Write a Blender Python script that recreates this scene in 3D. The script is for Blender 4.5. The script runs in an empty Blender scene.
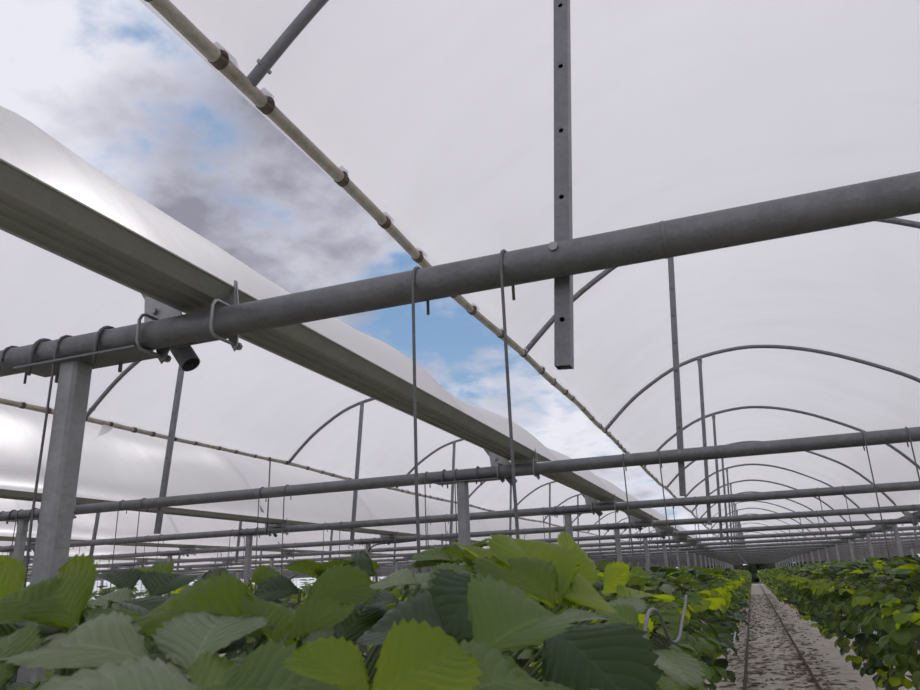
import bpy, math, random
import numpy as np
from mathutils import Vector, Matrix

# ------------------------------------------------------------------ camera
CZ = 1.40                       # eye height above the ground sheet
FPX = 726.0
def _n(v): return v / np.linalg.norm(v)
AY = _n(np.array([292, 225.5, FPX]))
AX = -_n(np.array([-2050, 315, FPX])); AX = _n(AX - AY * (AX @ AY))
AZ = np.cross(AX, AY)
if AZ[1] > 0: AZ = -AZ
ROT = np.array([AX, AY, AZ])     # rows: world axes in camera space (x right, y down, z forward)
def ray(px, py): return ROT @ np.array([px - 460.0, py - 345.0, FPX])
def at_depth(px, py, d):
    r = ray(px, py) * d / FPX
    return Vector((r[0], r[1], r[2] + CZ))
def at_x(px, py, x):
    r = ray(px, py); r = r * x / r[0]
    return Vector((r[0], r[1], r[2] + CZ))
S = bpy.context.scene
C = bpy.data.collections.new('scene'); S.collection.children.link(C)
cam = bpy.data.cameras.new('camera'); camo = bpy.data.objects.new('camera', cam); C.objects.link(camo)
M = Matrix.Identity(4)
for i, v in enumerate((ROT @ [1, 0, 0], ROT @ [0, -1, 0], ROT @ [0, 0, -1])):
    for j in range(3): M[j][i] = v[j]
M[0][3], M[1][3], M[2][3] = 0, 0, CZ
camo.matrix_world = M
cam.sensor_width = 36; cam.lens = FPX / 920 * 36; cam.clip_start = .02; cam.clip_end = 600
cam.dof.use_dof = True; cam.dof.focus_distance = 3.2; cam.dof.aperture_fstop = 16
S.camera = camo

# ------------------------------------------------------------------ sky, sun, exposure
S.view_settings.view_transform = 'Standard'; S.view_settings.look = 'None'
S.view_settings.exposure = 0.0; S.view_settings.gamma = 1; S.view_settings.use_curve_mapping = False
class NT:
    def __init__(s, tree): s.t = tree
    def n(s, typ, ins=None, **kw):
        nd = s.t.nodes.new(typ)
        for k, v in kw.items(): setattr(nd, k, v)
        for k, v in (ins or {}).items():
            if isinstance(v, bpy.types.NodeSocket): s.t.links.new(v, nd.inputs[k])
            else: nd.inputs[k].default_value = v
        return nd
    def math(s, op, a, b=0.0, c=None):
        d = {0: a, 1: b}
        if c is not None: d[2] = c
        return s.n('ShaderNodeMath', d, operation=op).outputs[0]
    def ramp(s, fac, stops):
        nd = s.n('ShaderNodeValToRGB', {0: fac}); e = nd.color_ramp.elements
        while len(e) < len(stops): e.new(.5)
        for i, (p, c) in enumerate(stops):
            e[i].position = p; e[i].color = (*c, 1) if len(c) == 3 else c
        return nd.outputs[0]
    def mix(s, f, a, b, mode='MIX'):
        nd = s.n('ShaderNodeMix', data_type='RGBA', blend_type=mode)
        for k, v in ((0, f), (6, a), (7, b)):
            if isinstance(v, bpy.types.NodeSocket): s.t.links.new(v, nd.inputs[k])
            else: nd.inputs[k].default_value = (*v, 1) if isinstance(v, tuple) and len(v) == 3 else v
        return nd.outputs[2]
W = bpy.data.worlds.new('sky'); S.world = W; W.use_nodes = True
W.node_tree.nodes.clear(); w = NT(W.node_tree)
tc = w.n('ShaderNodeTexCoord').outputs['Generated']
dirn = w.n('ShaderNodeVectorMath', {0: tc}, operation='NORMALIZE').outputs[0]
sep = w.n('ShaderNodeSeparateXYZ', {0: dirn})
den = w.math('ADD', w.math('MAXIMUM', sep.outputs[2], 0.0), 0.22)
comb = w.n('ShaderNodeCombineXYZ', {0: w.math('DIVIDE', sep.outputs[0], den), 1: w.math('DIVIDE', sep.outputs[1], den), 2: 3.7})
def noise(vec, scale, detail, rough, dist=0.0):
    return w.n('ShaderNodeTexNoise', {'Vector': vec, 'Scale': scale, 'Detail': detail, 'Roughness': rough, 'Distortion': dist}).outputs[0]
n1 = noise(comb.outputs[0], 1.9, 9, .55, .0)
n2 = noise(comb.outputs[0], 1.0, 5, .5, .1)
off2 = w.n('ShaderNodeVectorMath', {0: comb.outputs[0], 1: (7.3, 2.1, 5.0)}, operation='ADD').outputs[0]
n3 = noise(off2, 4.2, 9, .55, .0)
n4 = noise(off2, 11.0, 7, .55, .0)
def lobe(px, py, deg):
    d = _n(ray(px, py)); dp = w.n('ShaderNodeVectorMath', {0: dirn, 1: tuple(float(q) for q in d)}, operation='DOT_PRODUCT').outputs['Value']
    return w.n('ShaderNodeMapRange', {'Value': dp, 'From Min': math.cos(math.radians(deg)), 'From Max': 1.0, 'To Min': 0.0, 'To Max': 1.0}, interpolation_type='SMOOTHERSTEP').outputs[0]
clear = w.math('ADD', w.math('MULTIPLY', lobe(165, 85, 8), .16), w.math('MULTIPLY', lobe(455, 350, 12), .50))
clear = w.math('ADD', clear, w.math('MULTIPLY', lobe(625, 478, 6), .22))
thick = w.math('SUBTRACT', w.math('ADD', n1, w.math('ADD', w.math('MULTIPLY', w.math('SUBTRACT', n3, .5), .95), w.math('MULTIPLY', w.math('SUBTRACT', n4, .5), .7))), clear)
cover = w.n('ShaderNodeMapRange', {'Value': thick, 'From Min': -.08, 'From Max': .34, 'To Min': 0.0, 'To Max': 1.0}, interpolation_type='SMOOTHSTEP').outputs[0]
dark = w.math('ADD', w.math('ADD', w.math('MULTIPLY', n2, .45), w.math('ADD', w.math('MULTIPLY', n3, .6), w.math('MULTIPLY', n4, .18))), w.math('MULTIPLY', lobe(280, 195, 15), .13))
cloud = w.ramp(dark, [(.53, (.82, .82, .90)), (.66, (.60, .60, .69)), (.82, (.29, .29, .36))])
blue = w.ramp(sep.outputs[2], [(0.0, (.42, .55, .70)), (.35, (.22, .37, .60)), (1.0, (.14, .27, .52))])
col = w.mix(cover, blue, cloud)
bg = w.n('ShaderNodeBackground', {'Color': col, 'Strength': 1.0})
w.t.links.new(bg.outputs[0], w.n('ShaderNodeOutputWorld').inputs[0])
sun = bpy.data.lights.new('sun', 'SUN'); sun.energy = 1.5; sun.angle = math.radians(14); sun.color = (1, .97, .96)
suno = bpy.data.objects.new('sun', sun); C.objects.link(suno)
sd = Vector((-.12, .55, .83)); suno.rotation_euler = sd.to_track_quat('Z', 'Y').to_euler()

# ------------------------------------------------------------------ materials
def mat(name):
    m = bpy.data.materials.new(name); m.use_nodes = True; m.node_tree.nodes.clear()
    t = NT(m.node_tree); out = t.n('ShaderNodeOutputMaterial')
    return m, t, out
def metal(name, a, b, metallic=.55, rough=.5, scale=14, bump=.02):
    m, t, out = mat(name)
    co = t.n('ShaderNodeTexCoord').outputs['Object']
    n = t.n('ShaderNodeTexNoise', {'Vector': co, 'Scale': scale, 'Detail': 6, 'Roughness': .65}).outputs[0]
    n_ = t.n('ShaderNodeTexNoise', {'Vector': co, 'Scale': scale * 6, 'Detail': 3, 'Roughness': .6}).outputs[0]
    c = t.ramp(t.math('ADD', t.math('MULTIPLY', n, .7), t.math('MULTIPLY', n_, .3)), [(.32, a), (.68, b)])
    bp = t.n('ShaderNodeBump', {'Height': n_, 'Strength': .15, 'Distance': bump})
    p = t.n('ShaderNodeBsdfPrincipled', {'Base Color': c, 'Metallic': metallic, 'Roughness': rough, 'Normal': bp.outputs[0]})
    t.t.links.new(p.outputs[0], out.inputs[0]); return m
M_BEAM = metal('galvanized_beam', (.155, .163, .170), (.235, .243, .254))
M_POST = metal('galvanized_post', (.27, .28, .29), (.40, .41, .42), .45, .5, 9)
M_HOOP = metal('galvanized_hoop', (.18, .185, .195), (.26, .265, .28))
M_GUT = metal('gutter_steel', (.29, .30, .265), (.37, .38, .335), .25, .5, 7)
M_BRK = metal('zinc_bracket', (.30, .315, .32), (.42, .435, .44), .5, .4)
M_WIRE = metal('wire_steel', (.13, .13, .135), (.20, .20, .205))
M_BOLT = metal('bolt_steel', (.28, .29, .30), (.42, .43, .44))
M_CLIP = metal('clip_brown', (.07, .055, .04), (.14, .10, .07), 0, .7, 30)
M_RAIL = metal('rail_rust', (.07, .055, .048), (.15, .115, .09), .2, .7)
M_HOSE = metal('hose_black', (.02, .02, .022), (.04, .04, .045), 0, .5)
M_TROUGH = metal('trough_plastic', (.10, .11, .09), (.16, .17, .14), 0, .6)
M_PVC = metal('white_pvc', (.62, .62, .60), (.75, .75, .73), 0, .4)
M_PURL = metal('film_wrapped_pipe', (.26, .235, .18), (.52, .49, .42), 0, .55, 12)

def film_mat():
    m, t, out = mat('polythene_film')
    co = t.n('ShaderNodeTexCoord').outputs['Object']
    mp = t.n('ShaderNodeMapping', {'Vector': co, 'Scale': (1.2, 3.0, 1.2)}).outputs[0]
    n = t.n('ShaderNodeTexNoise', {'Vector': mp, 'Scale': .8, 'Detail': 5, 'Roughness': .55, 'Distortion': .6}).outputs[0]
    c = t.ramp(n, [(.25, (.90, .89, .91)), (.75, (.95, .94, .965))])
    n2_ = t.n('ShaderNodeTexNoise', {'Vector': mp, 'Scale': 1.5, 'Detail': 4, 'Roughness': .6}).outputs[0]
    bp = t.n('ShaderNodeBump', {'Height': n2_, 'Strength': .10, 'Distance': .04})
    d = t.n('ShaderNodeBsdfDiffuse', {'Color': c, 'Normal': bp.outputs[0]})
    tr = t.n('ShaderNodeBsdfTranslucent', {'Color': c, 'Normal': bp.outputs[0]})
    mx = t.n('ShaderNodeMixShader', {0: .60, 1: d.outputs[0], 2: tr.outputs[0]})
    g = t.n('ShaderNodeBsdfGlossy', {'Color': (1, 1, 1, 1), 'Roughness': .34, 'Normal': bp.outputs[0]})
    lw = t.n('ShaderNodeFresnel', {'IOR': 1.35, 'Normal': bp.outputs[0]})
    gf = t.math('MINIMUM', t.math('MULTIPLY', lw.outputs[0], .5), .065)
    m2 = t.n('ShaderNodeMixShader', {0: gf, 1: mx.outputs[0], 2: g.outputs[0]})
    t.t.links.new(m2.outputs[0], out.inputs[0]); return m
M_FILM = film_mat()

def leaf_mat(name, top, top2, back, trans, tw=.38):
    m, t, out = mat(name)
    oi = t.n('ShaderNodeObjectInfo').outputs['Random']
    uv = t.n('ShaderNodeUVMap', uv_map='leaf').outputs[0]
    su = t.n('ShaderNodeSeparateXYZ', {0: uv})
    av = t.math('ABSOLUTE', t.math('SUBTRACT', su.outputs[0], .5))
    ph = t.math('SUBTRACT', su.outputs[1], t.math('MULTIPLY', av, .75))
    sec = t.math('ABSOLUTE', t.math('SINE', t.math('MULTIPLY', ph, 25.0)))
    vein = t.math('MAXIMUM', t.math('LESS_THAN', av, .014), t.math('SUBTRACT', 1.0, t.math('MULTIPLY', sec, 3.6)))
    vein = t.math('MAXIMUM', vein, 0.0)
    co = t.n('ShaderNodeTexCoord').outputs['Object']
    nz = t.n('ShaderNodeTexNoise', {'Vector': co, 'Scale': 22.0, 'Detail': 5}).outputs[0]
    f = t.math('ADD', t.math('MULTIPLY', oi, .65), t.math('MULTIPLY', nz, .45))
    f = t.math('SUBTRACT', f, .06)
    c = t.mix(f, top, top2)
    c = t.mix(t.math('MULTIPLY', vein, .28), c, tuple(min(1, q * 1.7 + .03) for q in top2))
    bk = t.n('ShaderNodeNewGeometry').outputs['Backfacing']
    cb = t.mix(t.math('MULTIPLY', vein, .35), back, tuple(q * 1.3 for q in back))
    cc = t.mix(bk, c, cb)
    bp = t.n('ShaderNodeBump', {'Height': t.math('ADD', t.math('MULTIPLY', sec, .8), t.math('MULTIPLY', nz, .5)), 'Strength': .5, 'Distance': .0018})
    p = t.n('ShaderNodeBsdfPrincipled', {'Base Color': cc, 'Roughness': .33, 'Specular IOR Level': .36, 'Normal': bp.outputs[0]})
    tl = t.n('ShaderNodeBsdfTranslucent', {'Color': t.mix(t.math('MULTIPLY', vein, .3), trans, tuple(q * .55 for q in trans)), 'Normal': bp.outputs[0]})
    mx = t.n('ShaderNodeMixShader', {0: tw, 1: p.outputs[0], 2: tl.outputs[0]})
    t.t.links.new(mx.outputs[0], out.inputs[0]); return m
M_LEAF = leaf_mat('strawberry_leaf', (.045, .092, .022), (.125, .195, .038), (.18, .23, .11), (.25, .38, .016), .30)
M_YOUNG = leaf_mat('young_leaf', (.10, .175, .016), (.17, .25, .022), (.20, .27, .06), (.64, .80, .010), .55)  # yellow-green leaf, transmission raised so it glows as if backlit
M_MID = leaf_mat('backlit_leaf', (.065, .12, .012), (.12, .19, .016), (.15, .20, .06), (.40, .54, .008), .55)  # leaf green with backlight put into its strong transmission colour
M_DARKLEAF = leaf_mat('dark_leaf', (.014, .038, .010), (.032, .072, .014), (.10, .14, .07), (.06, .12, .006), .25)  # dark green leaves; also carries painted shade for some foreground leaves
M_PALE = leaf_mat('greyish_leaf', (.14, .19, .095), (.22, .265, .14), (.24, .29, .16), (.14, .21, .03), .22)
def plain(name, c, rough=.6, tr=None):
    m, t, out = mat(name)
    co = t.n('ShaderNodeTexCoord').outputs['Object']
    nz = t.n('ShaderNodeTexNoise', {'Vector': co, 'Scale': 40.0, 'Detail': 3}).outputs[0]
    cc = t.ramp(nz, [(.3, tuple(q * .8 for q in c)), (.7, c)])
    p = t.n('ShaderNodeBsdfPrincipled', {'Base Color': cc, 'Roughness': rough})
    t.t.links.new(p.outputs[0], out.inputs[0]); return m
M_STEM = plain('petiole_green', (.06, .095, .022))
M_HEDGE = plain('hedge_green', (.045, .065, .035), .9)
M_PETAL = plain('white_petal', (.80, .80, .76))
M_YELLOW = plain('flower_centre', (.62, .50, .08))
M_DRY = plain('dry_leaf', (.20, .145, .10), .9)
M_PEAT = plain('substrate', (.05, .035, .025), .95)
M_COLLAR = plain('tunnel_tape', (.35, .36, .37), .5)
def ground_mat():
    m, t, out = mat('ground_sheet')
    co = t.n('ShaderNodeTexCoord').outputs['Object']
    mp = t.n('ShaderNodeMapping', {'Vector': co, 'Scale': (2.2, 5.5, 1)}).outputs[0]
    n = t.n('ShaderNodeTexNoise', {'Vector': mp, 'Scale': 1.5, 'Detail': 8, 'Roughness': .7, 'Distortion': .5}).outputs[0]
    n2_ = t.n('ShaderNodeTexNoise', {'Vector': co, 'Scale': 18.0, 'Detail': 6, 'Roughness': .7}).outputs[0]
    c = t.ramp(n, [(.34, (.26, .20, .15)), (.42, (.60, .53, .46)), (.62, (.80, .74, .68))])
    c = t.mix(.35, c, t.ramp(n2_, [(.3, (.25, .2, .15)), (.7, (.68, .62, .56))]))
    bp = t.n('ShaderNodeBump', {'Height': n, 'Strength': .4, 'Distance': .03})
    p = t.n('ShaderNodeBsdfPrincipled', {'Base Color': c, 'Roughness': .85, 'Normal': bp.outputs[0]})
    t.t.links.new(p.outputs[0], out.inputs[0]); return m
M_GROUND = ground_mat()

# ------------------------------------------------------------------ helpers
class MB:
    def __init__(s): s.v = []; s.f = []
    def add(s, v, f):
        b = len(s.v); s.v += [tuple(q) for q in v]; s.f += [tuple(i + b for i in q) for q in f]; return s
    def box(s, x0, x1, y0, y1, z0, z1):
        return s.add([(x0, y0, z0), (x1, y0, z0), (x1, y1, z0), (x0, y1, z0), (x0, y0, z1), (x1, y0, z1), (x1, y1, z1), (x0, y1, z1)],
                     [(0, 3, 2, 1), (4, 5, 6, 7), (0, 1, 5, 4), (1, 2, 6, 5), (2, 3, 7, 6), (3, 0, 4, 7)])
    def tube(s, pts, r, n=8, cap=True, flat=None):
        pts = [Vector(p) for p in pts]; k = len(pts); vs = []; prev = None
        for i, p in enumerate(pts):
            d = ((pts[min(i + 1, k - 1)] - pts[max(i - 1, 0)])).normalized()
            if prev is None:
                u = d.cross(Vector((0, 0, 1)))
                if u.length < .05: u = d.cross(Vector((0, 1, 0)))
                u.normalize()
            else:
                u = (prev - d * prev.dot(d)).normalized()
            prev = u; v = d.cross(u); rr = r[i] if isinstance(r, (list, tuple)) else r
            for j in range(n):
                a = 2 * math.pi * j / n
                vs.append(p + (u * math.cos(a) + v * math.sin(a)) * rr)
        fs = [(i * n + j, i * n + (j + 1) % n, (i + 1) * n + (j + 1) % n, (i + 1) * n + j) for i in range(k - 1) for j in range(n)]
        if cap: fs += [tuple(range(n))[::-1], tuple((k - 1) * n + j for j in range(n))]
        return s.add(vs, fs)
    def prism_y(s, poly, y0, y1):
        n = len(poly)
        v = [(x, y0, z) for x, z in poly] + [(x, y1, z) for x, z in poly]
        return s.add(v, [(i, (i + 1) % n, n + (i + 1) % n, n + i) for i in range(n)] + [tuple(range(n))[::-1], tuple(range(n, 2 * n))])
    def mesh(s, name, m, smooth=False):
        me = bpy.data.meshes.new(name); me.from_pydata(s.v, [], s.f); me.update()
        if m: me.materials.append(m)
        if smooth: me.polygons.foreach_set('use_smooth', [True] * len(me.polygons))
        return me
def link(name, me, parent=None, loc=None):
    o = bpy.data.objects.new(name, me); C.objects.link(o)
    if parent: o.parent = parent
    if loc is not None: o.location = loc
    return o
def tag(o, label=None, cat=None, group=None, kind=None):
    if label: o['label'] = label
    if cat: o['category'] = cat
    if group: o['group'] = group
    if kind: o['kind'] = kind
    return o

# ------------------------------------------------------------------ layout (metres, z above the eye + CZ)
BZ = CZ + .70; BR = .041
Y0, DY, NF = 1.525, 3.21, 27
SPAN = 4.125; ROWP = 1.375; ROW0 = -.552
YS, YE = -4.9, Y0 + DY * (NF - 1) + .6
FR = [Y0 + DY * k for k in range(NF)]
SPANS = [-7, -6, -5, -4, -3, -2, -1, 0, 1, 2]
GUTX = -1.3675                   # middle of the gutter that starts span 0

ORD = ['first', 'second', 'third', 'fourth', 'fifth', 'sixth', 'seventh', 'eighth', 'ninth', 'tenth']
BAY = {0: 'over the railed path', -1: 'over the thick-post row', -2: 'one bay past the thick-post row', -3: 'two bays past the thick-post row', 1: 'one bay across the path', 2: 'two bays across the path'}
def nth(k, what, s, far='distant'):
    return (ORD[k] + ' ' if k < 8 else far + ' ') + what + ' ' + BAY.get(s, 'many bays past the thick-post row')
# ------------------------------------------------------------------ ground
g = MB().add([(-36, -8, 0), (16, -8, 0), (16, YE + 1, 0), (-36, YE + 1, 0)], [(0, 1, 2, 3)])
g2 = MB().add([(-200, -100, -.03), (200, -100, -.03), (200, 300, -.03), (-200, 300, -.03)], [(0, 1, 2, 3)])
tag(link('floor_grass', g2.mesh('grass', M_HEDGE)), 'rough green grass outside the tunnels', None, None, 'structure')
tag(link('floor', g.mesh('floor', M_GROUND)), 'pale ground sheet strewn with brown plant litter', None, None, 'structure')

# ------------------------------------------------------------------ hedge beyond the far end
def hedge():
    r = np.random.RandomState(8); k = 5200; V = []; F = []
    x = r.uniform(-45, 30, k); z = r.rand(k) ** .8 * 3.6 * (.8 + .2 * np.sin(x * .9) + .12 * np.sin(x * 2.3)); y = YE + 14 + r.rand(k) * 2
    for i in range(k):
        a = r.rand() * 6.28; l = .25 + .2 * r.rand(); c_, s_ = math.cos(a) * l, math.sin(a) * l; b = len(V)
        V += [(x[i] - c_, y[i], z[i] - s_), (x[i] + s_, y[i] - .15, z[i] - c_), (x[i] + c_, y[i] + .1, z[i] + s_), (x[i] - s_, y[i] + .2, z[i] + c_)]; F.append((b, b + 1, b + 2, b + 3))
    me = bpy.data.meshes.new('hedge'); me.from_pydata(V, [], F); me.materials.append(M_HEDGE); return me
tag(link('distant_hedge', hedge()), 'dark green hedge standing beyond the far end of the tunnel', 'hedge', None, 'stuff')

# ------------------------------------------------------------------ cross beams
def ring_len(x0, x1): return [(x0, 0, 0), (x1, 0, 0)]
beam_me = MB().tube([(-31.0, 0, 0), (-10, 0, 0), (0, 0, 0), (11.2, 0, 0)], BR, 20).mesh('cross_beam', M_BEAM, True)
seam_me = MB().tube([(-.004, 0, 0), (.004, 0, 0)], BR + .0012, 20).mesh('beam_joint', M_BEAM, True)
nose = MB().tube([(0, -BR - .006, 0), (0, -BR + .01, 0)], .011, 6).mesh('bolt_head', M_BRK)
for k, y in enumerate(FR):
    o = link('cross_beam', beam_me, None, (0, y, BZ))
    if k == 0: tag(o, 'thick galvanized cross beam bolted to the open-ended drilled strut', 'beam', 'cross beams over the rows')
    else: tag(o, ORD[k] + ' galvanized cross beam along the tunnel from the drilled strut' if k < 10 else 'galvanized cross beam deep in the distance of the tunnel', 'beam', 'cross beams over the rows')
    if k < 8:
        for xs in (-4.2, -.075, 4.05): link('beam_joint', seam_me, o, (xs, 0, 0))
    for s in ([-2, -1, 0, 1] if k < 5 else [-1, 0]):
        link('bolt_head', nose, o, (-.315 + s * SPAN, 0, .015))

# ------------------------------------------------------------------ hoops
ARC = [(-1.29, 1.55), (-1.06, 1.77), (-.84, 1.94), (-.5, 2.135), (-.17, 2.235), (.2, 2.275), (.5, 2.25), (.8, 2.18), (1.07, 2.085),
       (1.26, 2.0), (1.49, 1.885), (1.75, 1.735), (2.0, 1.53), (2.26, 1.235), (2.46, .95), (2.6, .75), (2.69, .63)]
def catmull(P, n):
    out = []
    Q = [P[0]] + list(P) + [P[-1]]
    for i in range(1, len(Q) - 2):
        for j in range(n):
            t = j / n; a, b, c, d = (np.array(q) for q in Q[i - 1:i + 3])
            out.append(tuple(.5 * (2 * b + (c - a) * t + (2 * a - 5 * b + 4 * c - d) * t * t + (3 * b - a - 3 * c + d) * t ** 3)))
    out.append(P[-1]); return out
ARCS = catmull(ARC, 3)
HR = .02
hoop_hi = MB().tube([(x, 0, z) for x, z in ARCS], HR, 12, cap=False).mesh('hoop', M_HOOP, True)
hoop_lo = MB().tube([(x, 0, z) for x, z in catmull(ARC, 1)], HR, 6, cap=False).mesh('hoop_far', M_HOOP, True)
end_ring = MB()
e0, e1 = Vector((ARCS[-2][0], 0, ARCS[-2][1])), Vector((ARCS[-1][0], 0, ARCS[-1][1]))
end_ring.tube([e1 - (e1 - e0).normalized() * .07, e1], HR - .003, 12, cap=False)
end_me = end_ring.mesh('open_end', M_HOSE, True)
_d = (e1 - e0).normalized(); _a, _b = e1 - _d * .09, e1 + _d * .004
sl_me = MB().tube([_a, _b], .0285, 16, cap=False).tube([_b, _a + _d * .02], .0255, 16, cap=False).tube([_a, _a + _d * .001], [.0285, .020], 16, cap=False).tube([_b, _b + _d * .0005], [.0285, .0255], 16, cap=False).mesh('foot_sleeve', M_BEAM, True)
hb = MB()
for t_ in (.03, .085): # bolts near the purlin end
    hb.tube([(-1.29 + t_, -HR - .010, 1.55 + t_ * .95), (-1.29 + t_, HR + .010, 1.55 + t_ * .95)], .007, 6)
hb.tube([(-1.25 - .02, 0, 1.61 + .02), (-1.25 + .027, 0, 1.61 - .027)], .006, 6)
hoop_bolt1 = MB().tube([(-1.235, -HR - .012, 1.602), (-1.235, HR + .012, 1.602)], .0075, 6).mesh('bolt', M_BRK)
HY = .088
for s in SPANS:
    for k, y in enumerate(FR):
        if s == 2 and k < 3: continue
        if (s >= 1 or s == -3) and k > 14 or s < -3 and not 1 <= k <= 6: continue
        o = link('roof_hoop', hoop_hi if k < 9 else hoop_lo, None, (s * SPAN, y + HY, CZ))
        lb = nth(k, 'curved roof hoop', s)
        tag(o, lb, 'hoop', 'roof hoops')
        if k < 5 and s in (-1, 0):
            link('bolt', hoop_bolt1, o); link('foot_sleeve', sl_me, o)

# ------------------------------------------------------------------ struts between hoop and beam
def strut_mesh(holes):
    """square tube 34 mm with drilled front face, open foot, hollow; local origin at foot, +Z up"""
    m = MB(); a = .0185; L = 1.765; zs = [0.0]
    hz = [.30 + .0] if False else []
    hz = [.11, .425, .61, .80, .99, 1.18, 1.37] if holes else []
    for q in hz: zs += [q - .012, q + .012]
    zs.append(L - .10)
    def quad(p): m.add(p, [(0, 1, 2, 3)])
    i = 0
    for j in range(len(zs) - 1):
        z0, z1 = zs[j], zs[j + 1]
        if holes and j % 2 == 1:
            zc = (z0 + z1) / 2; n = 12; r = .0062; ring = []; outer = []
            for q in range(n):
                an = 2 * math.pi * q / n; cx, cz = math.cos(an), math.sin(an)
                ring.append((r * cx, -a, zc + r * cz)); sc = 1 / max(abs(cx) / a, abs(cz) / .012)
                outer.append((cx * sc, -a, zc + cz * sc))
            m.add(ring + outer, [(q, (q + 1) % n, n + (q + 1) % n, n + q)[::-1] for q in range(n)])
            # corners that the fan leaves out
            for sx in (-1, 1):
                for sz in (-1, 1):
                    an = [p for p in outer if p[0] * sx > .001 and (p[2] - zc) * sz > .001]
                    if len(an) >= 2: m.add([an[0], an[1], (a * sx, -a, zc + .012 * sz)], [(0, 1, 2)])
        else: quad([(-a, -a, z0), (a, -a, z0), (a, -a, z1), (-a, -a, z1)])
    z0, z1 = 0, L - .10; b = a - .003
    for p, q in (((a, -a), (a, a)), ((a, a), (-a, a)), ((-a, a), (-a, -a))):
        quad([(*p, z0), (*q, z0), (*q, z1), (*p, z1)])
    for p, q in (((b, b), (b, -b)), ((-b, b), (b, b)), ((-b, -b), (-b, b))):
        quad([(*p, z0), (*q, z0), (*q, z1), (*p, z1)])
    if not holes: quad([(b, -b, z0), (-b, -b, z0), (-b, -b, z1), (b, -b, z1)])
    for p, q, r_, t_ in (((-a, -a), (a, -a), (b, -b), (-b, -b)), ((a, -a), (a, a), (b, b), (b, -b)), ((a, a), (-a, a), (-b, b), (b, b)), ((-a, a), (-a, -a), (-b, -b), (-b, b))):
        quad([(*p, 0), (*q, 0), (*r_, 0), (*t_, 0)])
    # flattened top
    m.add([(-a, -a, z1), (a, -a, z1), (a, a, z1), (-a, a, z1), (-a * 1.35, -.004, L - .04), (a * 1.35, -.004, L - .04), (a * 1.35, .004, L - .04), (-a * 1.35, .004, L - .04),
           (-a * 1.2, -.004, L + .015), (a * 1.2, -.004, L + .015), (a * 1.2, .004, L + .015), (-a * 1.2, .004, L + .015)],
          [(0, 1, 5, 4), (1, 2, 6, 5), (2, 3, 7, 6), (3, 0, 4, 7), (4, 5, 9, 8), (5, 6, 10, 9), (6, 7, 11, 10), (7, 4, 8, 11), (8, 9, 10, 11)])
    return m.mesh('strut', M_HOOP)
strut_hi, strut_lo = strut_mesh(True), strut_mesh(False)
sb_me = MB().tube([(0, -.03, 0), (0, .012, 0)], .008, 6).mesh('top_bolt', M_BRK)
for s in SPANS:
    for k, y in enumerate(FR):
        if s == 2 and k < 3: continue
        if (s >= 1 or s == -3) and k > 12 or s < -3 and not 1 <= k <= 6: continue
        o = link('roof_strut', strut_hi if k < 6 else strut_lo, None, (-.335 + s * SPAN, y + BR + .018, CZ + .458))
        o.rotation_euler = (0, math.atan2(.135, 1.77), 0)
        if k == 0 and s == 0: tag(o, 'square drilled strut with open foot bolted to the thick cross beam', 'strut', 'roof struts')
        else: tag(o, nth(k, 'upright square strut under the hoops', s), 'strut', 'roof struts')
        if k < 5: link('top_bolt', sb_me, o, (0, 0, 1.75))

# ------------------------------------------------------------------ gutters
GB = CZ + .77
def gutter_profile():
    o = [(-.1025, .050), (-.1115, .050), (-.1115, .046), (-.105, .045), (-.0735, .006), (-.050, .0), (-.047, .008), (-.030, .011), (-.010, .003), (-.007, .011), (.012, .013), (.034, .004), (.037, .010),
         (.0735, .008), (.105, .045), (.1115, .046), (.1115, .050), (.1025, .050), (.071, .018), (-.071, .018)]
    return o
gp = MB().prism_y([(x, z) for x, z in gutter_profile()], YS, YE)
gut_me = gp.mesh('gutter', M_GUT)
for s in SPANS:
    o = link('rain_gutter', gut_me, None, (GUTX + s * SPAN, 0, GB))
    tag(o, {0: 'long ribbed metal rain gutter between the railed-path bay and the post-row bay', -1: 'long metal rain gutter one bay past the post row', 1: 'long metal rain gutter above the far side of the path'}.get(s, 'long metal rain gutter %s bays past the thick-post row' % {-2: 'two', -3: 'three', -4: 'four', -5: 'five', -6: 'six', -7: 'seven'}.get(s, 'two') if s < 0 else 'long metal rain gutter two bays across the path'), 'gutter', 'valley gutters')

# ------------------------------------------------------------------ gutter brackets with U-bolts
def bracket_plate():
    # plate behind the beam, cradle for the gutter, x relative to gutter middle, z relative to the beam axis
    P = [(-.205, -.01), (-.222, .148), (-.165, .150), (-.105, .120), (-.0745, .068), (.0745, .068), (.104, .116), (.107, .140), (.112, .140), (.128, .02), (.128, -.055), (.118, -.072), (.108, -.055), (.095, -.03), (-.110, -.03), (-.122, -.055), (-.135, -.072), (-.148, -.055), (-.165, -.01)]
    m = MB().prism_y(P, 0, .005)
    m.box(.108, .1125, -.006, .0, .044, .140)   # folded flange
    return m.mesh('bracket', M_BRK)
brk_me = bracket_plate()
def ubolt(r, w=.055, sq=True):
    pts = [(0, .058, w), (0, -.03, w + .002), (0, -w + .008, w - .004), (0, -w, w - .02), (0, -w, -w + .02), (0, -w + .008, -w + .004), (0, -.03, -w), (0, .075, -w)]
    return MB().tube(pts, r, 8).mesh('u_bolt', M_BRK, True)
ub_me = ubolt(.0048, .051)
nut_me = MB().tube([(0, .062, -.051), (0, .073, -.051)], .011, 6).mesh('nut', M_BOLT)
eb_me = MB().tube([(-.175, -.010, .094), (-.175, .03, .094)], .010, 6).mesh('bolt', M_BOLT)
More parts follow.
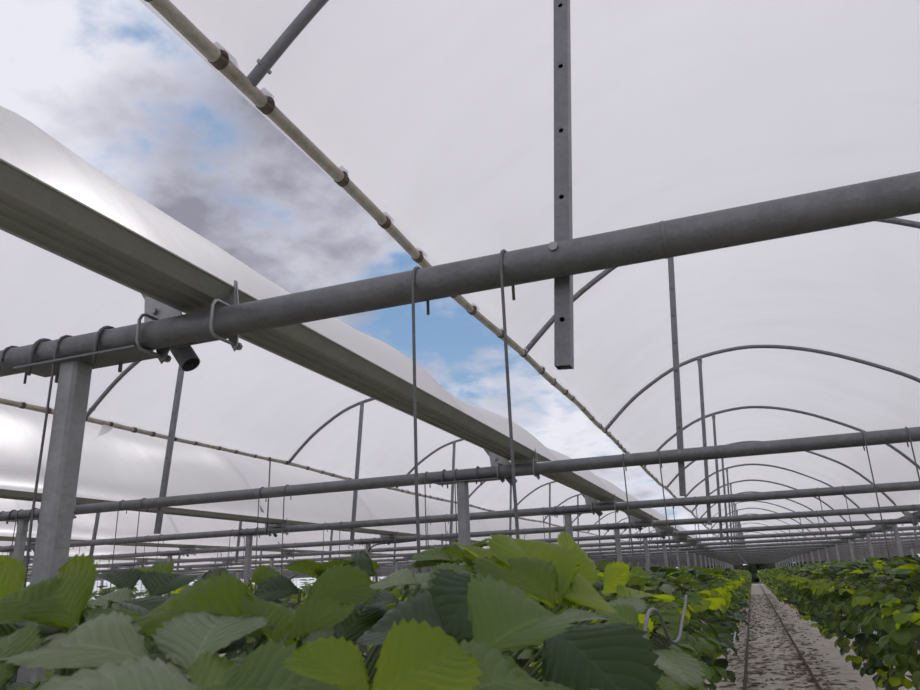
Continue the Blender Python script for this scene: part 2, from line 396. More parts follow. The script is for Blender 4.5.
for s in SPANS:
    for k, y in enumerate(FR):
        if (s == 2 or s == -3) and k > 10 or s < -3 and not 1 <= k <= 6: continue
        if s == 2 and k < 3: continue
        o = link('gutter_bracket', brk_me, None, (GUTX + s * SPAN, y + BR + .004, BZ))
        if s == 0 and k == 0: lb = 'zinc cradle plate holding the ribbed gutter on the thick cross beam'
        else: lb = nth(k, 'gutter cradle plate starting the bay', s)
        tag(o, lb, 'bracket', 'gutter brackets')
        if k < 6 or s in (0, 1) and k < 9:
            for xx in (-.135, .115):
                u = link('u_bolt', ub_me, o, (xx, -BR - .004, 0))
                if k < 3: link('nut', nut_me, u)
            if k < 4: link('bolt', eb_me, o)

# ------------------------------------------------------------------ posts (they stand in every third row)
PX = -1.777; PH = BZ - BR - .008
def post_mesh():
    a, c = .034, .009
    ring = [(a - c, -a), (a, -a + c), (a, a - c), (a - c, a), (-a + c, a), (-a, a - c), (-a, -a + c), (-a + c, -a)]
    n = 8; v = [(x, y, 0) for x, y in ring] + [(x, y, PH) for x, y in ring]
    return MB().add(v, [(i, (i + 1) % n, n + (i + 1) % n, n + i) for i in range(n)] + [tuple(range(n, 2 * n))]).mesh('post', M_POST)
post_me = post_mesh()
plate_me = MB().prism_y([(-.19, PH), (-.19, PH + .006), (.27, PH + .006), (.27, PH)], -.055, .055).mesh('top_plate', M_BEAM)
pu_me = MB().tube([(0, -.048, -.075)] + [(0, -.047 * math.cos(a), .047 * math.sin(a)) for a in [math.pi * i / 10 for i in range(11)]] + [(0, .048, -.075)], .0055, 8).mesh('u_bolt', M_WIRE, True)
for s in SPANS:
    for k, y in enumerate(FR):
        if (s == 2 or s == -3) and k > 12 or s < -3 and not 1 <= k <= 7: continue
        if s == 2 and k < 3: continue
        o = link('support_post', post_me, None, (PX + s * SPAN, y, 0))
        if s == 0 and k == 0: lb = 'thick galvanized post holding up the thick cross beam'
        else: lb = nth(k, 'galvanized post by the gutter of the bay', s)
        tag(o, lb, 'post', 'support posts')
        if k < 12: link('top_plate', plate_me, o)
        if k < 7 and s in (-1, 0, 1):
            for xx in (-.13, .12): link('u_bolt', pu_me, o, (xx, 0, BZ))

# ------------------------------------------------------------------ purlins (film rolled round a pipe, dark clips)
rng = random.Random(5)
def purlin(s):
    pts = []; y = YS
    while y < YE:
        wob = .012 * math.sin(y * 1.3 + s) + .008 * math.sin(y * 3.1)
        pts.append((-1.30 + wob, y, CZ + 1.535 + .012 * math.sin(y * .9 + 1) - .012 * math.sin(math.pi * ((y - Y0 - HY) / DY % 1))))
        y += .32
    rr = [.0235 + rng.uniform(-.002, .002) for _ in pts]
    me = MB().tube(pts, rr, 12).mesh('purlin', M_PURL, True)
    o = link('eaves_pipe', me, None, (s * SPAN, 0, 0)); return o, pts
clip_me = MB().tube([(0, -.018, 0), (0, .018, 0)], .0262, 12).add([(-.012, -.016, .026), (.012, -.016, .026), (.012, .016, .026), (-.012, .016, .026), (-.006, -.006, .033), (.006, -.006, .033), (.006, .006, .033), (-.006, .006, .033)],
          [(0, 1, 5, 4), (1, 2, 6, 5), (2, 3, 7, 6), (3, 0, 4, 7), (4, 5, 6, 7)]).mesh('clip', M_CLIP)
tape_me = MB().add([(.0, 0, .02), (.018, .01, .034), (.028, .05, .024), (.024, .10, .03), (.008, .13, .022), (0, .07, .026)], [(0, 1, 2, 5), (5, 2, 3, 4)]).mesh('loose_film', M_FILM)
for s in SPANS:
    o, pts = purlin(s)
    tag(o, {0: 'eaves pipe wrapped in film with brown clips above the ribbed gutter', -1: 'film-wrapped eaves pipe one bay past the post row', 1: 'film-wrapped eaves pipe across the path', 2: 'film-wrapped eaves pipe two bays across the path'}.get(s, 'film-wrapped eaves pipe %s bays past the thick-post row' % {-2: 'two', -3: 'three', -4: 'four', -5: 'five', -6: 'six', -7: 'seven'}.get(s, 'many')), 'pipe', 'eaves pipes')
    y = .55
    while y < (34 if s == 0 else 26) and s in (-1, 0):
        i = min(len(pts) - 2, max(0, int((y - YS) / .32))); f = (y - YS) / .32 - i
        p = Vector(pts[i]).lerp(Vector(pts[i + 1]), f)
        link('clip', clip_me, o, p).rotation_euler = (0, rng.uniform(.2, 1.2), 0)
        if y < 9: link('loose_film', tape_me, o, p + Vector((.012, -.05, 0))).scale = (.8, rng.uniform(.5, 1.1), rng.uniform(.75, .95))
        y += rng.choice([.24, .30, .38, .50])
    if s == -1:
        fl = MB().add([(-1.29, 5.02, CZ + 1.52), (-1.29, 5.16, CZ + 1.52), (-1.30, 5.10, CZ + 1.45), (-1.33, 5.0, CZ + 1.39), (-1.36, 4.93, CZ + 1.33)], [(0, 1, 2), (0, 2, 3), (3, 2, 4)])
        link('torn_film_flap', fl.mesh('flap', M_FILM), o)

# ------------------------------------------------------------------ film sheets
def film_sheet(s, seed):
    r = np.random.RandomState(seed)
    prof = np.array([(-1.325, 1.53), (-1.318, 1.565)] + [p for p in ARCS if p[1] > .94] + [(2.56, .89), (2.635, .845), (2.69, .80), (2.70, .785)])
    tn = np.gradient(prof, axis=0); tn /= np.linalg.norm(tn, axis=1)[:, None]
    nr = np.stack([-tn[:, 1], tn[:, 0]], 1)
    n = len(prof); ys = Y0 + HY + np.arange(-24, int((YE - Y0) / DY * 12) + 1) * (DY / 12)
    t = np.linspace(0, 1, n)
    hold = np.clip(np.minimum(t / .10, (1 - t) / .16), 0, 1)
    off0 = np.where((t > .03) & (t < .9), .024, .004)
    V = np.zeros((len(ys), n, 3))
    ph = r.rand(6) * 6.28
    for i, y in enumerate(ys):
        fr = ((y - Y0 - HY) / DY) % 1.0; cell = math.floor((y - Y0 - HY) / DY)
        sag = (math.sin(math.pi * fr)) ** .75
        amp = .085 + .02 * math.sin(cell * 2.1 + s)
        wr = .006 * np.sin(t * 21 + y * 2.3 + ph[0]) + .004 * np.sin(t * 37 - y * 3.4 + ph[1]) + .004 * np.sin(t * 11 + y * 5.1 + ph[2])
        d = off0 - sag * hold * (amp - wr * 1.2 + .02 * np.sin(t * 6 + cell))
        V[i, :, 0] = prof[:, 0] + nr[:, 0] * d; V[i, :, 2] = prof[:, 1] + nr[:, 1] * d + CZ; V[i, :, 1] = y
    F = [(i * n + j, (i + 1) * n + j, (i + 1) * n + j + 1, i * n + j + 1) for i in range(len(ys) - 1) for j in range(n - 1)]
    me = bpy.data.meshes.new('film'); me.from_pydata(V.reshape(-1, 3).tolist(), [], F); me.materials.append(M_FILM)
    me.polygons.foreach_set('use_smooth', [True] * len(F)); return me
for s in SPANS:
    o = link('roof_film', film_sheet(s, 11 + s), None, (s * SPAN, 0, 0))
    tag(o, {0: 'white translucent polythene roof sheet over the railed path', -1: 'white translucent polythene roof sheet over the post row', -2: 'white translucent polythene sheet one bay past the second gutter', 1: 'white translucent polythene sheet in the bay across the path', 2: 'white translucent polythene sheet two bays across the path'}.get(s, 'white translucent polythene sheet %s bays past the thick-post row' % {-3: 'two', -4: 'three', -5: 'four', -6: 'five', -7: 'six'}.get(s, 'many')), 'roof sheet', 'polythene roof sheets')

# ------------------------------------------------------------------ rows: troughs and hanger rods
ROWS = list(range(-9, 5))
tp = [(-.105, 0), (-.085, -.11), (.085, -.11), (.105, 0), (.095, 0), (.078, -.10), (-.078, -.10), (-.095, 0)]
TZ = CZ - .27
trough_me = MB().prism_y(tp, .15, YE).mesh('trough', M_TROUGH)
peat_me = MB().prism_y([(-.09, -.02), (.09, -.02), (.082, -.09), (-.082, -.09)], .16, YE - .02).mesh('substrate', M_PEAT)
def rowname(r):
    return {0: 'the bent-wire row', 1: 'the row across the railed path', -1: 'the thick-post row', 2: 'the second row across the railed path', -2: 'the first row past the thick-post row', -3: 'the second row past the thick-post row', -4: 'the third row past the thick-post row', -5: 'the fourth row past the thick-post row'}.get(r)
for r in ROWS:
    if r < -6 or r > 2: continue
    o = link('growing_trough', trough_me, None, (ROW0 + r * ROWP, 0, TZ))
    tag(o, 'long hanging growing trough under ' + (rowname(r) or 'one of the outer strawberry rows'), 'trough', 'growing troughs')
    link('substrate', peat_me, o)
def hanger_pts(side):
    pts = [(-side * .07, 0, TZ - .128 - BZ), (-side * .005, 0, TZ - .128 - BZ), (.0, -.02, TZ - .10 - BZ), (0, -BR - .004, -.5), (0, -BR - .004, -.02)]
    pts += [(0, -(BR + .004) * math.cos(a), (BR + .004) * math.sin(a)) for a in [math.pi * i / 8 for i in range(1, 9)]]
    return pts + [(0, BR + .004, -.062)]
hang = {sd_: MB().tube(hanger_pts(sd_), .0038, 8).mesh('hanger', M_WIRE, True) for sd_ in (-1, 1)}
hang_lo = {sd_: MB().tube(hanger_pts(sd_)[1:], .0036, 4).mesh('hanger_far', M_WIRE, True) for sd_ in (-1, 1)}
hl = []
for r in ROWS:
    for k, y in enumerate(FR):
        for sd_ in (-1, 1):
            x = ROW0 + r * ROWP + sd_ * .112
            hl.append((math.hypot(x, y), r, k, sd_, x, y))
hl.sort()
far = MB()
for i, (d, r, k, sd_, x, y) in enumerate(hl):
    if r > 2 and k < 3: continue
    if i < 290:
        o = link('hanger_rod', hang[sd_] if k < 4 else hang_lo[sd_], None, (x, y, BZ))
        tag(o, (ORD[k] + '-beam thin hanger rod above ' + (rowname(r) or 'one of the outer rows') + (', path side' if (sd_ > 0) == (r < 1) else ', side away from path')) if k < 8 else 'distant thin hanger rod above ' + (rowname(r) or 'one of the outer rows'), 'hanger rod', 'hanger rods')
    elif k < 16:
        far.tube([(x, y - .045, TZ - .1), (x, y - .045, BZ + .04)], .0036, 3, cap=False)
tag(link('distant_hanger_rods', far.mesh('far', M_WIRE)), 'many thin hanger rods far down the tunnel', 'hanger rod', None, 'stuff')

# ------------------------------------------------------------------ rails on the path, litter
rail_me = MB().tube([(0, .3, 0), (0, 20, 0), (0, 50, 0), (0, YE, 0)], .021, 10).mesh('rail', M_RAIL, True)
PATHC = .132
for x in (-.425, .425):
    o = link('floor_rail', rail_me, None, (PATHC + x, 0, .021))
    tag(o, 'rusty pipe rail on the path ' + ('beside the row with the bent wire' if x < 0 else 'beside the row across the path'), 'rail', 'path rails')
def litter():
    r = np.random.RandomState(3); m = MB()
    for i in range(3600):
        y = 5 + 45 * r.rand() ** 1.6; x = PATHC + r.normal(0, .42)
        if r.rand() < .45: x = PATHC + r.choice([-.36, .36, .62, -.62]) + r.normal(0, .09)
        if abs(x - PATHC) > 1.1: continue
        a = r.rand() * 6.28; l = .02 + .05 * r.rand(); wd = l * (.3 + .5 * r.rand()); h = .006 + .018 * r.rand()
        ca, sa = math.cos(a), math.sin(a)
        P = [(-l, 0, .004), (0, -wd, .003 + h * r.rand()), (l, 0, .004 + h * r.rand()), (0, wd, .003 + h * r.rand()), (0, 0, h)]
        m.add([(x + px_ * ca * 1.4 - py_ * sa * 1.4, y + px_ * sa + py_ * ca, z) for px_, py_, z in P], [(0, 1, 4), (1, 2, 4), (2, 3, 4), (3, 0, 4)])
    return m.mesh('litter', M_DRY)
tag(link('dry_leaf_litter', litter()), 'brown dry leaf litter scattered over the path', 'litter', None, 'stuff')

# ------------------------------------------------------------------ strawberry leaves
def leaflet_geo(L=1.0, Wd=.46, fold=.18, curl=.25, pleat=.012, teeth=9, cols=5, wave=.0, seed=0):
    """leaflet in its own frame: +Y to the tip, X across, Z up. Returns verts, faces, uvs (one per vert)."""
    rows = teeth * 2 + 2; V = []; U = []; F = []
    nc = cols * 2 + 1; rs = random.Random(seed); ph = rs.random() * 6
    for i in range(rows + 1):
        u = i / rows
        hw = Wd * (math.sin(math.pi * min(1, u * .985 + .012) ** 1.02)) ** .52 * (.55 + .45 * min(1, u * 2.0)) * (1 if u < .98 else .8)
        tooth = 1.0 + (.07 if i % 2 else -.06) * (1 if .12 < u else 0)
        back = .035 if i % 2 == 0 else 0
        for j in range(nc):
            v = (j - cols) / cols; av = abs(v); k = av ** 3
            hwj = hw * (1 + (tooth - 1) * k)
            x = v * hwj
            y = u + (.06 * av - back * k * (0 if u < .1 else 1)) * (1 - u) + (.03 * k if i % 2 else 0)
            if u > .9: y -= (u - .9) * .5 * av
            z = fold * abs(x) * (1 - .35 * av) - curl * (u - .35) ** 2 + pleat * math.sin((u - .55 * av * Wd) * 46) * min(1, av * 3) * (1 - .3 * av)
            z += wave * math.sin(5 * u + ph + 2.2 * v) * av
            V.append((x * L, y * L, z * L)); U.append((.5 + .5 * v, u))
    for i in range(rows):
        for j in range(nc - 1):
            a = i * nc + j; F.append((a, a + 1, a + nc + 1, a + nc))
    return V, F, U
def mesh_uv(name, parts, mats):
    """parts: list of (V, F, U, material index)"""
    V = []; F = []; U = []; MI = []
    for v, f, u, mi in parts:
        b = len(V); V += v; U += u; F += [tuple(q + b for q in t) for t in f]; MI += [mi] * len(f)
    me = bpy.data.meshes.new(name); me.from_pydata([tuple(q) for q in V], [], F)
    for m in mats: me.materials.append(m)
    lay = me.uv_layers.new(name='leaf'); li = np.zeros(len(me.loops), dtype=np.int32); me.loops.foreach_get('vertex_index', li)
    lay.data.foreach_set('uv', np.array(U, dtype=np.float32)[li].ravel())
    me.polygons.foreach_set('material_index', MI); me.polygons.foreach_set('use_smooth', [True] * len(F)); me.update()
    return me
def xf(V, Mx): return [tuple(Mx @ Vector(q)) for q in V]
def petiole(base, tip, bend, r=.0019, n=5):
    pts = []
    for i in range(5):
        t = i / 4; pts.append(Vector(base).lerp(Vector(tip), t) + Vector(bend) * (4 * t * (1 - t)))
    m = MB().tube(pts, r, n); return m.v, m.f, [(.5, .3)] * len(m.v), 1
def make_leaf(seed, elev, plen, L, hi):
    """trifoliate leaf growing from the origin towards +X; elev = angle of the petiole. Returns (petiole part, [leaflet parts])"""
    rs = random.Random(seed)
    e = math.radians(elev); tip = Vector((math.cos(e) * plen, 0, math.sin(e) * plen))
    if elev < 25: bend = Vector((0, 0, plen * .28))
    else: bend = Vector((-plen * .06, 0, plen * .06))
    pet = petiole((0, 0, 0), tip, bend, .0021 if hi else .0024, 6 if hi else 3)
    ls = []
    pitch0 = math.radians(rs.uniform(-18, 26) if elev > 35 else rs.uniform(-75, -20))
    for q, az in enumerate((0, 68, -68)):
        a = math.radians(az + rs.uniform(-10, 10))
        ll = L * (1 if q == 0 else .92) * rs.uniform(.93, 1.07)
        g = leaflet_geo(ll, rs.uniform(.42, .50), rs.uniform(.12, .55), rs.uniform(.1, .5), 0.008 if hi else 0, 9 if hi else 4, 5 if hi else 2, rs.uniform(0, .05), seed * 3 + q)
        pt = pitch0 + math.radians(rs.uniform(-14, 14)); roll = math.radians(rs.uniform(-22, 22))
        R = Matrix.Rotation(a - math.pi / 2, 4, 'Z') @ Matrix.Rotation(pt, 4, 'X') @ Matrix.Rotation(roll, 4, 'Y')
        ls.append((xf(g[0], Matrix.Translation(tip) @ R), g[1], g[2], 0))
    return pet, ls
LM = [M_LEAF, M_LEAF, M_LEAF, M_YOUNG, M_DARKLEAF, M_LEAF, M_PALE]
ELEV = [78, 70, 62, 55, 47, 66, 40, 28, 12, -4, -20, -36, -50]
hi_leaf, mid_leaf = [], []
sd0 = 100
for ei, el in enumerate(ELEV):
    for vv in range(2):
        sd0 += 1; rs = random.Random(sd0)
        pl = rs.uniform(.17, .27) if el > 35 else rs.uniform(.22, .33)
        Lf = rs.uniform(.068, .092); mt = LM[(ei * 2 + vv * 3) % 7]
        pet, ls = make_leaf(sd0, el, pl, Lf, True)
        hi_leaf.append((el, mesh_uv('leaf', [pet], [mt, M_STEM]), [mesh_uv('leaflet', [q], [mt]) for q in ls]))
        pet, ls = make_leaf(sd0, el, pl, Lf, False)
        mid_leaf.append((el, mesh_uv('leaf', [pet] + ls, [mt, M_STEM])))
def crown_mesh():
    m = MB()
    for i in range(5):
        a = i * 1.26; m.tube([(0, 0, -.012), (math.cos(a) * .008, math.sin(a) * .008, .012), (math.cos(a) * .02, math.sin(a) * .02, .035)], [.011, .008, .003], 6)
    return m.mesh('crown', M_STEM, True)
crown_me = crown_mesh()
def flower_parts():
    pet = MB()
    for i in range(5):
        a = i * 1.2566; c_, s_ = math.cos(a), math.sin(a)
        P = [(.003, -.002, 0), (.009, -.0075, .002), (.0145, -.005, .004), (.0155, .0, .0035), (.0145, .005, .004), (.009, .0075, .002), (.003, .002, 0)]
        pet.add([(x * c_ - y * s_, x * s_ + y * c_, z) for x, y, z in P], [(0, 1, 2, 3, 4, 5, 6)])
    ctr = MB().tube([(0, 0, -.002), (0, 0, .003), (0, 0, .006)], [.004, .0055, .002], 8)
    return pet.mesh('flower', M_PETAL), ctr.mesh('flower_centre', M_YELLOW, True)
flw_me, fctr_me = flower_parts()
CRZ = CZ - .275
def plant_label(r, y):
    k = int((y - Y0) // DY)
    w_ = 'before the thick cross beam' if k < 0 else 'between %s and %s beams' % (ORD[k], ORD[k + 1])
    return 'strawberry plant in ' + rowname(r) + ' ' + w_
def plant(x, y, r, near, low_only=False, n=13, seed=0):
    rs = random.Random(seed)
    e = bpy.data.objects.new('strawberry_plant', None); C.objects.link(e); e.location = (x, y, CRZ); e.empty_display_size = .05
    tag(e, plant_label(r, y), 'plant', 'strawberry plants')
    link('crown', crown_me, e)
    a0 = rs.random() * 6.28
    lib = hi_leaf if near else mid_leaf
    out = 0 if (x - (ROW0 + r * ROWP)) > 0 else math.pi
    for i in range(n):
        pool = [q for q in lib if (q[0] < 30 if i >= n * .45 else q[0] > 35)] if not low_only or i % 2 else [q for q in lib if q[0] < 32]
        q = rs.choice(pool)
        az = a0 + i * 2.4 + rs.uniform(-.4, .4)
        if q[0] < 35: az = out + rs.uniform(-1.2, 1.2)
        o = link('leaf', q[1], e); sc = rs.uniform(.85, 1.15); o.scale = (sc, sc, sc * (.72 if low_only and q[0] > 35 else rs.uniform(.95, 1.10)))
        o.rotation_euler = (rs.uniform(-.12, .12), rs.uniform(-.12, .12), az)
        if near:
            for lm in q[2]: link('leaflet', lm, o)
    if rs.random() < .16 and not low_only:
        az = out + rs.uniform(-.9, .9); rr = rs.uniform(.17, .27)
        f = link('flower', flw_me, e, (math.cos(az) * rr, math.sin(az) * rr, rs.uniform(-.12, .05)))
        f.rotation_euler = (rs.uniform(-.5, .5), 1.0 * (1 if out == 0 else -1), 0); link('flower_centre', fctr_me, f)
        st = MB().tube([(0, 0, 0), (-.05 * math.cos(az), 0, .02), tuple(Vector((0, 0, .01)) - Vector((0, 0, 0)))], .001, 3)
    return e
plants = []
def row_plants(r, ya, yb, step, near_to, n, seed):
    i = 0; y = ya; rs = random.Random(seed)
    while y < yb:
        x = ROW0 + r * ROWP + (.062 if i % 2 else -.062)
        p = plant(x, y + rs.uniform(-.02, .02), r, y < near_to, False, n, seed * 1000 + i)
        plants.append(p); y += step; i += 1
row_plants(0, 1.02, 14.0, .165, 4.0, 24, 1)
row_plants(1, 1.30, 15.0, .165, 5.0, 25, 2)
row_plants(-1, .45, 9.0, .19, 0, 11, 3)
row_plants(-2, 1.00, 9.0, .24, 0, 10, 4)

# plants farther off, and outer rows: one stuff object per row
def far_row(r, ya, yb, step, n, seed):
    rs = np.random.RandomState(seed); V = []; F = []; b = 0
    base = np.array([(0, 0, 0), (-.42, .45, .08), (-.3, .85, .04), (0, 1, -.1), (.3, .85, .04), (.42, .45, .08), (0, .5, -.04)])
    fc = np.array([(0, 6, 1), (1, 6, 2), (2, 6, 3), (3, 6, 4), (4, 6, 5), (5, 6, 0)])
    k = int((yb - ya) / step) * n
    y = ya + rs.rand(k) * (yb - ya); side = rs.normal(0, 1, k); x = np.clip(side * .21, -.38, .38)
    z = .30 - 1.7 * x * x * 1.6 - np.abs(rs.normal(0, .07, k)); z = np.maximum(np.where(rs.rand(k) < .45, z - rs.rand(k) * .50, z), -.28 + .1 * rs.rand(k))
    az = np.arctan2(rs.normal(0, 1, k), np.sign(x) * 1.0 + rs.normal(0, .8, k)); pt = rs.normal(-.15, .45, k) - np.abs(x) * 1.4; L = .075 + .03 * rs.rand(k)
    for da, sc in ((0, 1), (1.2, .9), (-1.2, .9)):
        a = az + da; ca, sa = np.cos(a), np.sin(a); cp, sp = np.cos(pt), np.sin(pt)
        P = base[None] * (L * sc)[:, None, None]
        X = P[..., 0]; Yl = P[..., 1] * cp[:, None] - P[..., 2] * sp[:, None]; Z = P[..., 1] * sp[:, None] + P[..., 2] * cp[:, None]
        wx = Yl * ca[:, None] - X * sa[:, None]; wy = Yl * sa[:, None] + X * ca[:, None]
        V.append(np.stack([wx + x[:, None], wy + y[:, None], Z + (z + CRZ + (.05 if r < -2 else 0))[:, None]], -1).reshape(-1, 3))
        F.append((fc[None] + (np.arange(k) * 7)[:, None, None] + b).reshape(-1, 3)); b += k * 7
    V = np.concatenate(V); F = np.concatenate(F)
    me = bpy.data.meshes.new('far_foliage'); me.from_pydata(V.tolist(), [], F.tolist())
    me.materials.append(M_LEAF); me.materials.append(M_YOUNG); me.materials.append(M_DARKLEAF)
    mi = np.repeat(rs.choice([0, 0, 0, 1, 2], len(F) // 6), 6); me.polygons.foreach_set('material_index', mi.astype(np.int32))
    lay = me.uv_layers.new(name='leaf'); uvb = np.array([(.5, 0), (0, .45), (.2, .85), (.5, 1), (.8, .85), (1, .45), (.5, .5)], dtype=np.float32)
    lay.data.foreach_set('uv', uvb[F.ravel() % 7].ravel()); me.polygons.foreach_set('use_smooth', [True] * len(F)); me.update()
    o = link('distant_strawberry_foliage', me, None, (ROW0 + r * ROWP, 0, 0))
    tag(o, 'dense strawberry foliage far along ' + (rowname(r) or 'one of the outer rows'), 'foliage', 'distant strawberry foliage', 'stuff')
far_row(0, 13.9, YE, .165, 16, 21); far_row(1, 14.9, YE, .165, 16, 22); far_row(-1, 9.0, 60, .2, 8, 23); far_row(-2, 9.0, 50, .2, 6, 24)
for r_, sd_ in ((-3, 25), (-4, 26), (-5, 27), (-6, 29), (2, 28)): far_row(r_, .8 if r_ < 0 else 3.5, 42, .2, 8, sd_)

# ------------------------------------------------------------------ foreground plants: leaves set where the photograph shows them
hero_plants = []
for i, (dx, y) in enumerate([(.062, .46), (-.062, .36), (.062, .78), (-.062, .62), (-.062, .92), (.0, .28), (-.15, .5), (-.15, .8), (.10, .62), (.10, .92)]):
    p = plant(ROW0 + dx, y, 0, True, True, 14, 900 + i); hero_plants.append(p)
# base px, base depth, tip px, tip depth, side px (edge at mid length), side depth, material, fold, curl
Lf, Yg, Dk, Pa, Md = M_LEAF, M_YOUNG, M_DARKLEAF, M_PALE, M_MID
HERO = [
 ((128, 592), .95, (112, 566), 1.0, (140, 574), 1.0, Dk, .2, .3),
 ((150, 596), .95, (182, 570), 1.0, (156, 566), 1.02, Dk, .2, .3),
 ((170, 580), 1.1, (146, 562), 1.15, (172, 562), 1.15, Md, .2, .3),
 ((232, 588), 1.0, (196, 574), 1.05, (214, 568), 1.05, Dk, .2, .3),
 ((128, 612), .85, (100, 590), .9, (124, 590), .9, Pa, .2, .3),
 ((110, 600), .8, (170, 612), .8, (140, 596), .85, Dk, .2, .3),
 ((250, 580), 1.15, (285, 572), 1.2, (265, 565), 1.2, Md, .2, .3),
 ((74, 626), .50, (52, 566), .57, (108, 588), .52, Md, .10, .2),
 ((66, 624), .51, (2, 588), .56, (44, 584), .56, Md, .10, .2),
 ((336, 645), .75, (374, 596), .85, (372, 630), .78, Dk, .1, .2),  # dark leaf added to stand for shade between the leaves
 ((345, 640), .80, (320, 606), .88, (350, 612), .86, Dk, .1, .2),     # second dark leaf, its colour standing for the shaded gap
 ((20, 600), .70, (-20, 560), .75, (28, 566), .74, Yg, .1, .2),
 ((272, 626), .52, (134, 590), .56, (206, 574), .58, Md, .25, .5),  # long backlit leaf
 ((278, 648), .50, (258, 590), .56, (285, 618), .54, Md, .35, .2),
 ((188, 672), .45, (224, 604), .53, (158, 630), .50, Pa, .15, .25), # greyish leaf
 ((268, 644), .54, (226, 604), .58, (262, 612), .58, Dk, .1, .2),
 ((205, 655), .50, (240, 632), .52, (214, 632), .53, Dk, .1, .2),
 ((154, 656), .45, (14, 634), .49, (88, 622), .50, Pa, .35, .4),
 ((84, 606), .54, (150, 644), .52, (124, 612), .56, Lf, .2, .3),
 ((-4, 642), .50, (52, 614), .56, (20, 606), .57, Dk, .1, .3),
 ((-18, 700), .43, (16, 622), .49, (30, 664), .45, Lf, .1, .2),
 ((215, 716), .33, (-18, 702), .34, (96, 660), .39, Pa, .2, .2),    # blurred leaf at the very front
 ((210, 704), .42, (346, 672), .46, (284, 648), .48, Lf, .2, .2),
 ((176, 692), .42, (268, 674), .46, (222, 658), .47, Lf, .3, .3),
 ((374, 698), .42, (295, 642), .45, (350, 648), .46, Yg, .2, .2),   # bright young pair, backlit glow put into the material
 ((366, 698), .41, (470, 644), .44, (396, 632), .46, Yg, .15, .2),
 ((280, 648), .56, (292, 600), .62, (310, 620), .60, Pa, .1, .25),
 ((284, 644), .55, (348, 598), .62, (304, 612), .60, Md, .35, .2),
 ((300, 640), .60, (334, 628), .60, (318, 622), .62, Pa, .1, .25),
 ((300, 604), .82, (374, 574), .86, (328, 570), .88, Md, .2, .3),
 ((300, 590), .95, (250, 592), .95, (275, 578), .98, Dk, .3, .35),
 ((376, 572), .95, (322, 566), 1.0, (350, 552), 1.02, Dk, .25, .35),
 ((340, 604), .86, (375, 590), .9, (352, 588), .92, Dk, .2, .3),
 ((420, 584), .72, (373, 579), .74, (396, 572), .76, Pa, .2, .25),
 ((408, 590), .76, (440, 578), .78, (420, 574), .8, Pa, .2, .25),
 ((492, 572), .72, (446, 620), .62, (438, 576), .68, Dk, .35, .4),  # drooping dark leaf
 ((424, 590), .74, (480, 566), .80, (446, 566), .80, Lf, .2, .3),
 ((452, 638), .54, (364, 624), .56, (412, 606), .60, Dk, .35, .3),
 ((474, 656), .50, (556, 602), .54, (486, 596), .57, Lf, .55, .35), # big cupped leaf
 ((432, 702), .42, (545, 666), .46, (478, 648), .48, Lf, .2, .35),
 ((546, 622), .60, (642, 706), .50, (640, 634), .56, Dk, .15, .25),  # large leaf, shade put into its dark material
 ((562, 604), .70, (514, 530), .80, (564, 548), .80, Yg, .3, .2),
 ((566, 600), .80, (580, 534), .90, (594, 566), .88, Yg, .3, .25),
 ((556, 590), .72, (608, 596), .74, (584, 572), .78, Yg, .2, .25),
 ((558, 608), .66, (488, 550), .74, (540, 562), .74, Md, .2, .2),
 ((490, 568), .84, (461, 540), .90, (482, 550), .9, Yg, .3, .2),
 ((545, 605), .70, (574, 578), .76, (578, 598), .74, Lf, .2, .2),
 ((604, 602), .95, (637, 608), .9, (622, 598), .97, Pa, .2, .3),
 ((642, 634), .82, (600, 602), .86, (630, 610), .86, Lf, .3, .3),
 ((608, 618), .82, (572, 618), .8, (590, 612), .86, Pa, .2, .25),
 ((652, 648), .95, (694, 678), .86, (682, 652), .94, Pa, .15, .3),
 ((616, 598), 1.0, (664, 592), 1.04, (640, 586), 1.08, Yg, .2, .3),
 ((600, 592), 1.05, (625, 568), 1.1, (628, 582), 1.1, Yg, .2, .3),
 ((540, 706), .46, (582, 682), .5, (560, 676), .52, Lf, .2, .3),
 ((400, 600), .80, (360, 604), .80, (380, 594), .84, Dk, .2, .3),
 ((470, 600), .80, (520, 586), .84, (496, 578), .86, Dk, .2, .3),
]
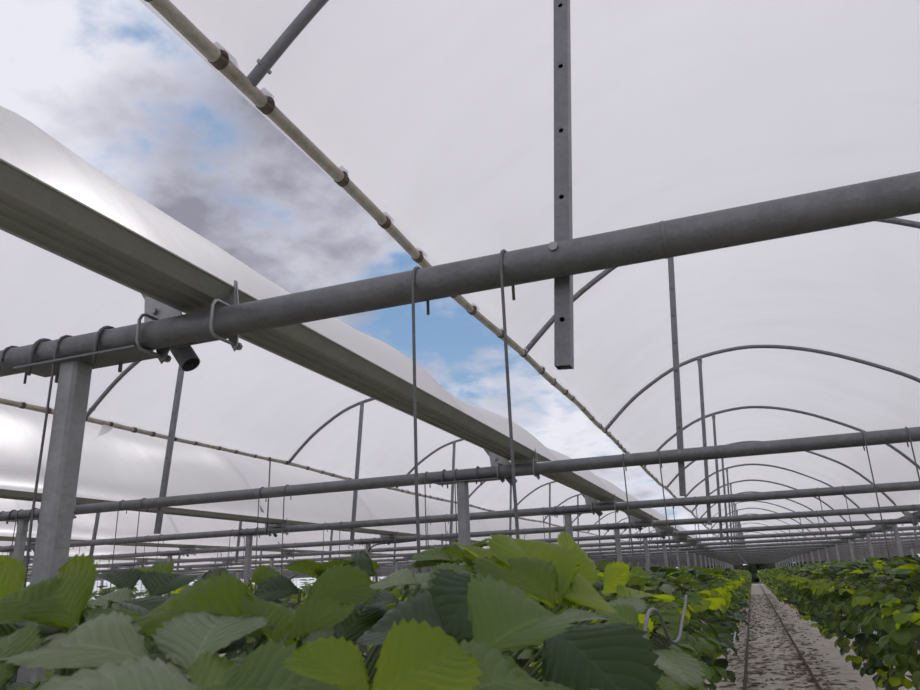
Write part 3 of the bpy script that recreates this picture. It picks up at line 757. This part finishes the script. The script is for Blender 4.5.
def hero_leaf(i, spec):
    b, db, t_, dt, sdp, ds, m, fold, curl = spec
    B, T, E_ = at_depth(*b, db), at_depth(*t_, dt), at_depth(*sdp, ds)
    ax = T - B; L = ax.length; mid = B + ax * .5; sv = E_ - mid; sv -= ax.normalized() * sv.dot(ax.normalized())
    hw = max(.28, min(.85, sv.length / L)); xa = sv.normalized(); ya = ax.normalized(); za = xa.cross(ya)
    if za.z < 0: xa, za = -xa, -za
    g = leaflet_geo(L, hw, fold, curl, .0055, 10, 6, .04, 4000 + i)
    Mx = Matrix(((xa.x, ya.x, za.x, B.x), (xa.y, ya.y, za.y, B.y), (xa.z, ya.z, za.z, B.z), (0, 0, 0, 1)))
    p = min(hero_plants, key=lambda q: (q.location.xy - B.xy).length); lo = p.location
    V = [tuple(Vector(q) - lo) for q in xf(g[0], Mx)]
    Bl = B - lo
    me = mesh_uv('leaf', [petiole((0, 0, 0), tuple(Bl), (0, 0, .01), .0021, 6)], [m, M_STEM])
    o = link('leaf', me, p); link('leaflet', mesh_uv('leaflet', [(V, g[1], g[2], 0)], [m]), o)
for i, h in enumerate(HERO): hero_leaf(i, h)

# ------------------------------------------------------------------ small things
pts = [at_x(px, py, -.165) for px, py in [(643, 662), (644, 642), (645.5, 626), (648, 614), (653, 609.5), (659, 614), (664, 626), (669, 638), (674.5, 642.5), (679.5, 637), (682, 622), (685, 607), (686, 596)]]
sm = [tuple(p) for p in pts]
tag(link('support_wire', MB().tube([Vector(q) for q in np.array(catmull(sm, 4))], .0034, 8).mesh('wire', M_HOOP, True)), 'bent grey wire support looping out of the foliage', 'wire')
a, b = at_x(735.5, 632, -.17), at_x(731, 655, -.17)
tag(link('drip_tube', MB().tube([a + (a - b) * .3, a, b], .006, 8).mesh('tube', M_PVC, True)), 'short white plastic tube hanging beside the path', 'tube')
# crank rod hanging from the second eaves pipe and the dark hose by a distant post
yk = FR[2] - .3
tag(link('vent_crank_rod', MB().tube([(-1.30 - SPAN, yk, CZ + 1.52), (-1.30 - SPAN, yk, CZ + .62)], .009, 8).mesh('rod', M_WIRE, True)), 'thin dark rod hanging from the eaves pipe past the post row', 'rod')
yp, xp = FR[3], PX - SPAN
tag(link('irrigation_hose', MB().tube([Vector(q) for q in catmull([(xp + .03, yp - .06, CZ + .52), (xp + .12, yp - .09, CZ + .60), (xp + .3, yp - .09, CZ + .64), (xp + .62, yp - .08, CZ + .645), (xp + .9, yp - .06, CZ + .66)], 4)], .012, 8).mesh('hose', M_HOSE, True)), 'black irrigation hose curving off a distant post under a beam', 'hose')
